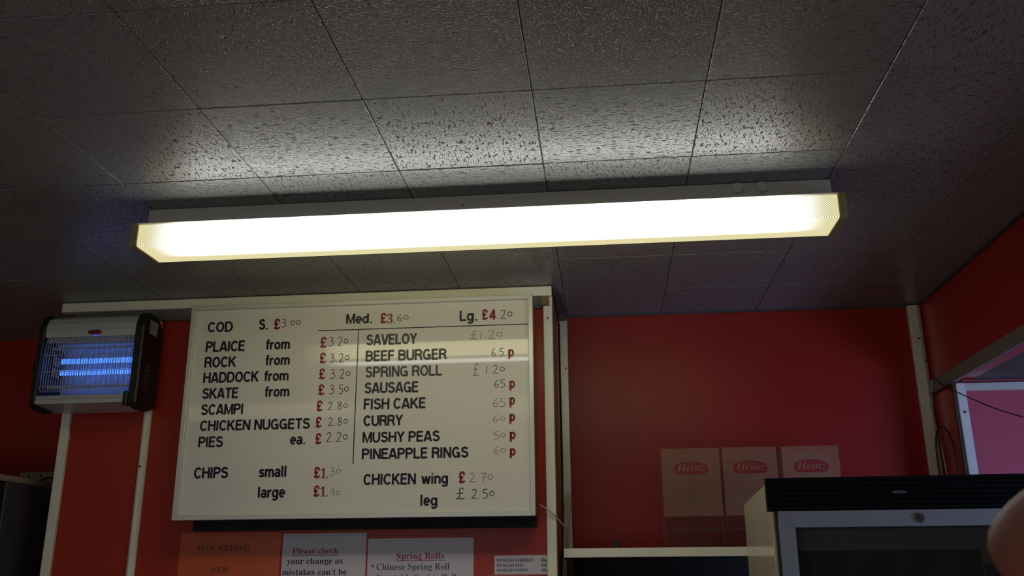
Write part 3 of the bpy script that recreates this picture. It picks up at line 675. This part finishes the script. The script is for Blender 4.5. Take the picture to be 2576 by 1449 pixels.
for kind, t, x0, x1, zb, hh in NOTICE:
    par = n1 if kind == 'NOW' else n4 if kind == 'SM' else n2 if x1 < -0.7 else n3
    mm = {'NOW': M_printgreen, 'RED': M_printred, 'BLK': M_print, 'THIN': M_printgrey, 'SM': M_print}[kind]
    if t == '•':
        obj('bullet', cyl(((x0+x1)/2, YS, zb+hh*0.45), 'y', 0.0032, 0.0003, 12), mm, par); continue
    serif(t, x0, x1, zb, hh, YS, mm, par, 'italic' if kind == 'NOW' else 'serif', off=0.0)
bar(-1.148, -0.985, 0.0715, 0.0728, YS, M_printgreen, n1, 'underline')
bar(-0.867, -0.735, 0.0612, 0.0624, YS, M_printred, n2, 'underline')
bar(-0.5735, -0.4405, 0.0448, 0.0460, YS, M_printred, n3, 'underline')
obj('bullet', cyl((-0.638, YS, 0.0005), 'y', 0.0032, 0.0003, 12), M_printgrey, n3)

# ================================================================== things in the right recess
sh = thing('wall_shelf', 'long cream-edged shelf across the right recess, under the clear dispensers', 'shelf', (0.15, 2.75, 0.05))
obj('shelf_board', box(-0.118, 0.45, 2.607, 2.888, 0.052, 0.074), mat('shelf_underside', (0.09, 0.085, 0.08), 0.6), sh)
obj('shelf_edge', box(-0.118, 0.45, 2.6035, 2.6070, 0.0505, 0.0745, 0.0008), M_trim, sh)
cb = obj('under_shelf_shade_panel', box(-0.104, 0.45, 2.878, 2.8885, -0.6, 0.0515), M_blackmatte, sh)  # black sheet added where only shade lies below the shelf

# clear dispensers standing on the shelf
def dispenser(x0, x1, label):
    y0, y1 = 2.742, 2.866; z0, z1 = 0.0748, 0.3560; k = 0.0022
    t = thing('sachet_dispenser', label, 'dispenser', ((x0+x1)/2, (y0+y1)/2, z0), 'clear sachet dispensers on the shelf')
    obj('front_panel', box(x0, x1, y0, y0+k, 0.164, z1), M_haze, t)
    obj('back_panel', box(x0, x1, y1-k, y1, z0, z1), M_clear, t)
    obj('side_panel', box(x0, x0+k, y0+k+0.0002, y1-k-0.0002, z0, z1-0.004), M_clear, t)
    obj('side_panel', box(x1-k, x1, y0+k+0.0002, y1-k-0.0002, z0, z1-0.004), M_clear, t)
    obj('divider', box((x0+x1)/2-0.001, (x0+x1)/2+0.001, y0+k+0.0002, y1-k-0.0002, z0+0.004, z1-0.01), M_clear, t)
    obj('base_panel', box(x0+k+0.0002, (x0+x1)/2-0.0012, y0, y1-k-0.0002, z0, z0+k), M_clear, t)
    obj('inner_shelf', box(x0+k+0.0002, (x0+x1)/2-0.0012, y0+0.004, y1-k-0.0002, 0.212, 0.2145), M_haze, t)
    obj('inner_shelf', box((x0+x1)/2+0.0012, x1-k-0.0002, y0+0.004, y1-k-0.0002, 0.212, 0.2145), M_haze, t)
    obj('lip', box(x0+k+0.0002, x1-k-0.0002, y0-0.004, y0-0.002, 0.1255, 0.1275), M_darktrim, t)
    cx = (x0+x1)/2; zc = 0.2995; W2 = 0.050; H2 = 0.0175
    pts = [(cx-W2, zc-0.002), (cx-W2*0.88, zc-0.004+H2*0.62)]
    pts += [(cx+W2*0.86*u, zc+H2*(0.55+0.5*(1-u*u))) for u in (-1, -.6, -.2, .2, .6, 1)]
    pts += [(cx+W2, zc-0.002), (cx+W2*0.9, zc-H2*0.75), (cx+W2*0.75, zc-H2*1.02), (cx-W2*0.75, zc-H2*1.02), (cx-W2*0.9, zc-H2*0.75)]
    bl = obj('logo', prism([(p[0], p[1]) for p in pts], 'y', y0-0.0006, y0-0.0001), M_logo, t)
    serif('Heinz', cx-W2*0.80, cx+W2*0.82, zc-H2*0.50, 0.0205, y0-0.0010, M_logoletter, bl, 'bolditalic')
    return t
dispenser(0.1650, 0.3310, 'clear plastic sachet dispenser with a red logo, left of the row of three')
dispenser(0.3400, 0.4930, 'clear plastic sachet dispenser with a red logo, middle of the row of three')
dispenser(0.5080, 0.6680, 'clear plastic sachet dispenser with a red logo, right end, above the fridge')
# support under the far dispensers (the shelf board runs on behind the fridge)
obj('shelf_board', box(0.4502, 0.93, 2.607, 2.888, 0.052, 0.074), bpy.data.materials['shelf_underside'], sh)
kn = thing('door_bumper', 'small dark grey round bumper on the back wall just above the shelf', 'bumper', (0.0255, 2.888, 0.0925))
bm = cyl((0.0255, 2.885, 0.0925), 'y', 0.0100, 0.007, 20, None, 0.0115); obj('rubber_pad', bm, mat('grey_rubber', (0.06, 0.065, 0.065), 0.6), kn)
obj('centre_screw', cyl((0.0255, 2.8808, 0.0925), 'y', 0.003, 0.002, 10), M_screw, kn)

# slanting cream trunking and cables beside the pillar
tr = thing('cable_trunking', 'short leaning cream cable cover in the gap between pillar and shelf', 'cable cover', (-0.118, 2.80, 0.0))
obj('cover_strip', prism([(-0.1200, 0.236), (-0.1020, 0.236), (-0.1180, 0.060), (-0.1310, 0.060)], 'y', 2.812, 2.826, 0.001), M_cable_w, tr)
obj('lower_strip', box(-0.1310, -0.1195, 2.812, 2.826, -0.30, 0.0500, 0.001), M_cable_w, tr)
tag(obj('black_cable', tube(spline([(-0.1290, 2.868, 0.78), (-0.1290, 2.866, 0.6), (-0.1285, 2.866, 0.4), (-0.1285, 2.850, 0.24), (-0.1295, 2.805, 0.15), (-0.1300, 2.80, 0.02), (-0.1290, 2.80, -0.3)]), 0.0021), M_cable_b), 'thin black cable running down the pillar side behind the aluminium angle', 'cable')
tag(obj('cream_cable', tube(spline([(-0.178, 2.545, 0.188), (-0.160, 2.548, 0.176), (-0.138, 2.550, 0.158), (-0.115, 2.575, 0.132), (-0.108, 2.60, 0.116), (-0.108, 2.62, 0.104), (-0.117, 2.66, 0.075), (-0.124, 2.70, 0.045), (-0.127, 2.70, -0.05)]), 0.0020), M_cable_w), 'cream cable leading from the lower right corner of the menu board', 'cable')

# ================================================================== drinks fridge
FR = math.radians(-1.0); FO = Vector((0.3115, 1.860, 0)); FRW = 0.534; FRD = 0.41
fr = thing('drinks_fridge', 'glass-door drinks fridge with a ribbed black header and silver door frame', 'fridge', (FO.x, FO.y, FL))
ROOT[fr.name] = Vector((0, 0, FL)); fr.rotation_euler = (0, 0, FR)
# local: x along the front, y depth, z world height; built at the origin then carried by the empty
zt = 0.1800
M_hdr = mat('black_header', (0.003, 0.003, 0.0035), 0.6, var=0.1, spec=0.15)
M_door = mat('satin_aluminium', (0.33, 0.34, 0.37), 0.4, metal=0.3, var=0.06)
M_inner = mat('fridge_liner', (0.012, 0.012, 0.014), 0.5)
bm = bmesh.new()
# body as five panels so the inside is hollow
obj('side_panel', prism([(0.004, FL+0.06), (0.004, 0.1765), (FRD, 0.1600), (FRD, FL+0.06)], 'x', 0.004, 0.024, 0.001), M_white, fr)
obj('side_panel', box(FRW-0.024, FRW-0.004, 0.004, FRD, FL+0.06, 0.158, 0.001), M_white, fr)
obj('top_panel', box(0.0242, FRW-0.0242, 0.03, FRD, 0.140, 0.1575), M_white, fr)
obj('back_panel', box(0.0242, FRW-0.0242, FRD-0.03, FRD, FL+0.06, 0.1398), M_inner, fr)
obj('base_panel', box(0.0242, FRW-0.0242, 0.03, FRD-0.031, FL+0.06, FL+0.20), M_inner, fr)
prof = []                                                          # ribbed header profile (y,z)
nr = 7; z0h, z1h = 0.1175, 0.1800
for k in range(nr):
    a0 = z0h + (z1h-z0h)*k/nr; a1 = z0h + (z1h-z0h)*(k+1)/nr
    prof += [(-0.018, a0+0.0008), (-0.0215, a0+0.0022), (-0.0215, a1-0.0022), (-0.018, a1-0.0008)]
prof += [(0.0035, z1h), (0.0035, z0h)]
hd = obj('header', prism(prof, 'x', -0.004, FRW+0.004), M_hdr, fr)
obj('header_badge', prism([(0.238+0.014*math.cos(2*PI*k/20), 0.1490+0.0030*math.sin(2*PI*k/20)) for k in range(20)], 'y', -0.0232, -0.0216), mat('badge_grey', (0.10, 0.10, 0.105), 0.4), hd)
dr = obj('door_rail', box(0.012, FRW-0.012, -0.024, 0.003, 0.0900, 0.1160, 0.0012), M_door, fr)
ds = bmesh.new()
def mitre(x0, x1, z0, z1, w):
    out = []
    for q in (((x0, z1), (x1, z1), (x1-w, z1-w), (x0+w, z1-w)), ((x0, z0), (x0, z1), (x0+w, z1-w), (x0+w, z0+w)), ((x1, z0), (x1, z1), (x1-w, z1-w), (x1-w, z0+w)), ((x0, z0), (x1, z0), (x1-w, z0+w), (x0+w, z0+w))):
        bm = bmesh.new(); A = [bm.verts.new((x, -0.024, z)) for x, z in q]; B = [bm.verts.new((x, 0.003, z)) for x, z in q]
        bm.faces.new(A); bm.faces.new(B[::-1])
        for i in range(4): bm.faces.new((A[i], B[i], B[(i+1) % 4], A[(i+1) % 4]))
        bmesh.ops.recalc_face_normals(bm, faces=bm.faces)
        bmesh.ops.bevel(bm, geom=list(bm.edges), offset=0.0008, segments=1, affect='EDGES'); out.append(bm)
    return out
bpy.data.objects.remove(dr)
for b_ in mitre(0.012, FRW-0.012, FL+0.16, 0.1165, 0.030): obj('door_rail', b_, M_door, fr)
obj('side_gasket', box(0.0085, 0.0115, -0.016, 0.003, FL+0.16, 0.1160), M_black, fr)
obj('door_gasket', box(0.044, FRW-0.044, -0.006, -0.003, 0.083, 0.0872), M_black, fr)
lk = obj('door_lock', cyl((0.267, -0.0255, 0.1010), 'y', 0.0088, 0.005, 22, None, 0.0080), M_screw, fr)
obj('keyhole', box(0.2662, 0.2678, -0.0302, -0.0288, 0.0975, 0.1045), M_black, lk)
obj('lock_cylinder', cyl((0.267, -0.0280, 0.1010), 'y', 0.0055, 0.002, 16), M_screw, lk)
obj('glass_pane', box(0.042, FRW-0.042, -0.012, -0.008, FL+0.18, 0.0885), M_glass, fr)
obj('canopy_panel', box(0.045, FRW-0.045, 0.030, 0.036, 0.046, 0.0900), mat('canopy_grey', (0.11, 0.11, 0.112), 0.5), fr)
obj('price_rail', box(0.0245, FRW-0.0245, 0.05, 0.054, -0.06, -0.045), M_inner, fr)
sw_bm = bmesh.new()
for k in range(20): tube([(0.03+k*0.0245, 0.055, -0.138), (0.03+k*0.0245, FRD-0.04, -0.138)], 0.0016, sw_bm, 5)
obj('wire_shelf', sw_bm, M_wire, fr)
obj('shelf_lip', box(0.0245, FRW-0.0245, 0.050, 0.0535, -0.146, -0.132), M_silver, fr)
for sx_ in (0.03, FRW-0.06): obj('foot', cyl((sx_+0.015, 0.1, FL+0.03), 'z', 0.018, 0.06, 12), M_black, fr)
for sx_ in (0.03, FRW-0.06): obj('foot', cyl((sx_+0.015, FRD-0.1, FL+0.03), 'z', 0.018, 0.06, 12), M_black, fr)
# bottles on the top shelf of the fridge, seen as dark shapes behind the glass
def bottle_mesh():
    bm = bmesh.new(); prof = [(0.030, 0), (0.032, 0.006), (0.032, 0.085), (0.030, 0.100), (0.016, 0.128), (0.0125, 0.136), (0.0125, 0.146)]
    n = 16; rings = [[bm.verts.new((r*math.cos(2*PI*k/n), r*math.sin(2*PI*k/n), z)) for k in range(n)] for r, z in prof]
    for A, B in zip(rings, rings[1:]):
        for k in range(n): bm.faces.new((A[k], A[(k+1) % n], B[(k+1) % n], B[k]))
    bm.faces.new(rings[0][::-1]); bm.faces.new(rings[-1]); return bm
M_bot = mat('dark_bottle', (0.02, 0.025, 0.05), 0.12, var=0.1)
def fpos(lx, ly): return (FO.x + lx*math.cos(FR) - ly*math.sin(FR), FO.y + lx*math.sin(FR) + ly*math.cos(FR))
me_b = me_c = None
names = ['leftmost', 'second from the left', 'third from the left', 'fourth from the left', 'rightmost']
for k, lx in enumerate((0.10, 0.175, 0.26, 0.345, 0.44)):
    x, y = fpos(lx, 0.13)
    t = thing('drink_bottle', 'dark drink bottle behind the fridge glass, %s of the row' % names[k], 'bottle', (x, y, -0.1362), 'bottles on the top shelf of the fridge')
    if me_b is None:
        bm = bottle_mesh(); b1 = obj('bottle_body', bm, M_bot, None, True); me_b = b1.data
        c1 = obj('bottle_cap', cyl((0, 0, 0.1515), 'z', 0.0145, 0.011, 16), M_bot); me_c = c1.data
    else:
        b1 = bpy.data.objects.new('bottle_body', me_b); COL.objects.link(b1)
        c1 = bpy.data.objects.new('bottle_cap', me_c); COL.objects.link(c1)
    b1.parent = t; c1.parent = t

# ================================================================== left recess: tall cabinet and extension socket
cbt = thing('tall_cabinet', 'tall dark grey steel cabinet with a cream top edge at the lower left', 'cabinet', (-2.0, 2.72, FL))
obj('cabinet_body', box(-2.3, -1.702, 2.530, 2.925, FL+0.0, 0.2715, 0.002), M_grey, cbt)
obj('cabinet_top', box(-2.302, -1.700, 2.455, 2.927, 0.2722, 0.2895, 0.002), mat('cream_top_edge', (0.42, 0.38, 0.27), 0.5), cbt)
dd = obj('door', box(-2.3, -1.706, 2.480, 2.524, FL+0.05, 0.2690, 0.002), M_blackmatte, cbt)
obj('handle', box(-1.76, -1.745, 2.462, 2.480, -0.3, 0.0, 0.002), M_silver, dd)
es = thing('extension_socket', 'cream extension socket strip standing on the tall cabinet against the red wall', 'extension socket', (-1.80, 2.91, 0.2897))
ex = obj('socket_body', box(-1.912, -1.72, 2.895, 2.930, 0.2898, 0.3400, 0.004), M_socket, es)
for k, x in enumerate((-1.894, -1.858, -1.812, -1.774)):
    obj('socket_groove', box(x-0.0006, x+0.0006, 2.8945, 2.8955, 0.296, 0.338), M_darktrim, es)
for x in (-1.8745, -1.833, -1.79):
    obj('switch', box(x-0.0020, x+0.0020, 2.892, 2.8950, 0.3240, 0.3320, 0.0005), M_black, es)
for x in (-1.872, -1.83): obj('indicator', box(x-0.002, x+0.002, 2.8935, 2.8950, 0.3030, 0.3070), M_black, es)
tag(obj('black_flex', tube(spline([(-1.800, 2.86, 0.2935), (-1.805, 2.85, 0.302), (-1.795, 2.84, 0.3085), (-1.770, 2.835, 0.3130), (-1.735, 2.84, 0.3130), (-1.70, 2.85, 0.3075), (-1.70, 2.87, 0.2960), (-1.74, 2.87, 0.2950), (-1.78, 2.875, 0.2940)]), 0.0036), M_cable_b), 'loop of black flex lying on the tall cabinet in front of the socket strip', 'cable')

# ================================================================== wires in the right corner
tag(obj('hanging_wire', tube(spline([(0.978, 2.795, 0.536), (0.9775, 2.790, 0.5475), (0.974, 2.770, 0.5475), (0.972, 2.72, 0.518), (0.976, 2.60, 0.470), (0.979, 2.45, 0.412), (0.981, 2.30, 0.362), (0.982, 2.10, 0.305)]), 0.0014), M_cable_b), 'thin black wire sagging from the right corner across the opening', 'wire')
tag(obj('drop_wire', tube(spline([(0.979, 2.800, 0.545), (0.974, 2.815, 0.48), (0.970, 2.805, 0.43), (0.968, 2.790, 0.38), (0.968, 2.790, 0.30), (0.967, 2.780, 0.18), (0.967, 2.78, -0.4)]), 0.0014), M_cable_b), 'thin black wire hanging straight down beside the right corner post', 'wire')
tag(obj('looped_cable', tube(spline([(0.980, 2.858, -0.3), (0.980, 2.862, 0.15), (0.980, 2.868, 0.31), (0.981, 2.862, 0.375), (0.981, 2.83, 0.408), (0.981, 2.785, 0.410), (0.981, 2.742, 0.375), (0.981, 2.722, 0.32), (0.981, 2.72, 0.22), (0.981, 2.72, -0.3)]), 0.0022), M_cable_b), 'black cable bent into a tall arch behind the fridge', 'cable')
tag(obj('thin_rod', tube([(0.984, 2.836, 0.405), (0.984, 2.812, 0.22), (0.984, 2.790, 0.05)], 0.0020), M_cable_w), 'thin cream rod leaning in the right corner inside the cable arch', 'rod')

# ================================================================== fingertip of the hand that holds the camera
def ray(px, py, d): return (fw + rt*((px-1288)/2321.907) + up*((724.5-py)/2321.907)) * d
def skin_obj(name, verts, edges, rad, m, parent, levels=2):
    me = bpy.data.meshes.new(name); me.from_pydata([tuple(v) for v in verts], edges, []); me.update()
    o = bpy.data.objects.new(name, me); COL.objects.link(o)
    md = o.modifiers.new('skin', 'SKIN'); sv = me.skin_vertices[0].data
    for i, r in enumerate(rad): sv[i].radius = (r, r*0.92)
    sv[0].use_root = True
    s = o.modifiers.new('sub', 'SUBSURF'); s.levels = levels; s.render_levels = levels
    dg = bpy.context.evaluated_depsgraph_get(); m2 = bpy.data.meshes.new_from_object(o.evaluated_get(dg))
    bpy.data.objects.remove(o); bm = bmesh.new(); bm.from_mesh(m2); bpy.data.meshes.remove(m2)
    return obj(name, bm, m, parent, True)
HB = Vector((0.165, 0.115, 0.03))
hd_ = thing('hand', 'bare hand reaching in from the right, one blurred fingertip in the bottom right corner', 'hand', tuple(HB))
# wrist -> palm -> five fingers, in the plane right of the frame
tip = ray(2543, 1494, 0.172); j1 = ray(2706, 1340, 0.168); j2 = ray(2960, 1230, 0.155); kn1 = Vector((0.170, 0.118, 0.040))
palm = Vector((0.200, 0.095, 0.005)); wrist = Vector((0.235, 0.070, -0.060)); fore = Vector((0.290, 0.02, -0.22))
V = [palm, wrist, fore, kn1, j2, j1, tip]; E_ = [(0, 1), (1, 2), (0, 3), (3, 4), (4, 5), (5, 6)]; Rr = [0.030, 0.028, 0.040, 0.0165, 0.0150, 0.0135, 0.0135]
for off in (Vector((0.006, -0.018, 0.018)), Vector((0.010, -0.036, 0.014)), Vector((0.014, -0.052, 0.004))):
    k0 = kn1 + off*1.05; a_ = k0 + Vector((-0.034, 0.004, 0.010)); b_ = a_ + Vector((-0.016, 0.016, -0.016)); c_ = b_ + Vector((0.002, 0.014, -0.018))
    s_ = len(V); V += [k0, a_, b_, c_]; E_ += [(0, s_), (s_, s_+1), (s_+1, s_+2), (s_+2, s_+3)]; Rr += [0.0145, 0.0125, 0.0115, 0.0100]
s_ = len(V); V += [palm + Vector((-0.018, 0.022, -0.030)), palm + Vector((-0.036, 0.040, -0.042)), palm + Vector((-0.048, 0.058, -0.046))]
E_ += [(1, s_), (s_, s_+1), (s_+1, s_+2)]; Rr += [0.0190, 0.0150, 0.0125]
skin_obj('skin', V, E_, Rr, M_skin, hd_)
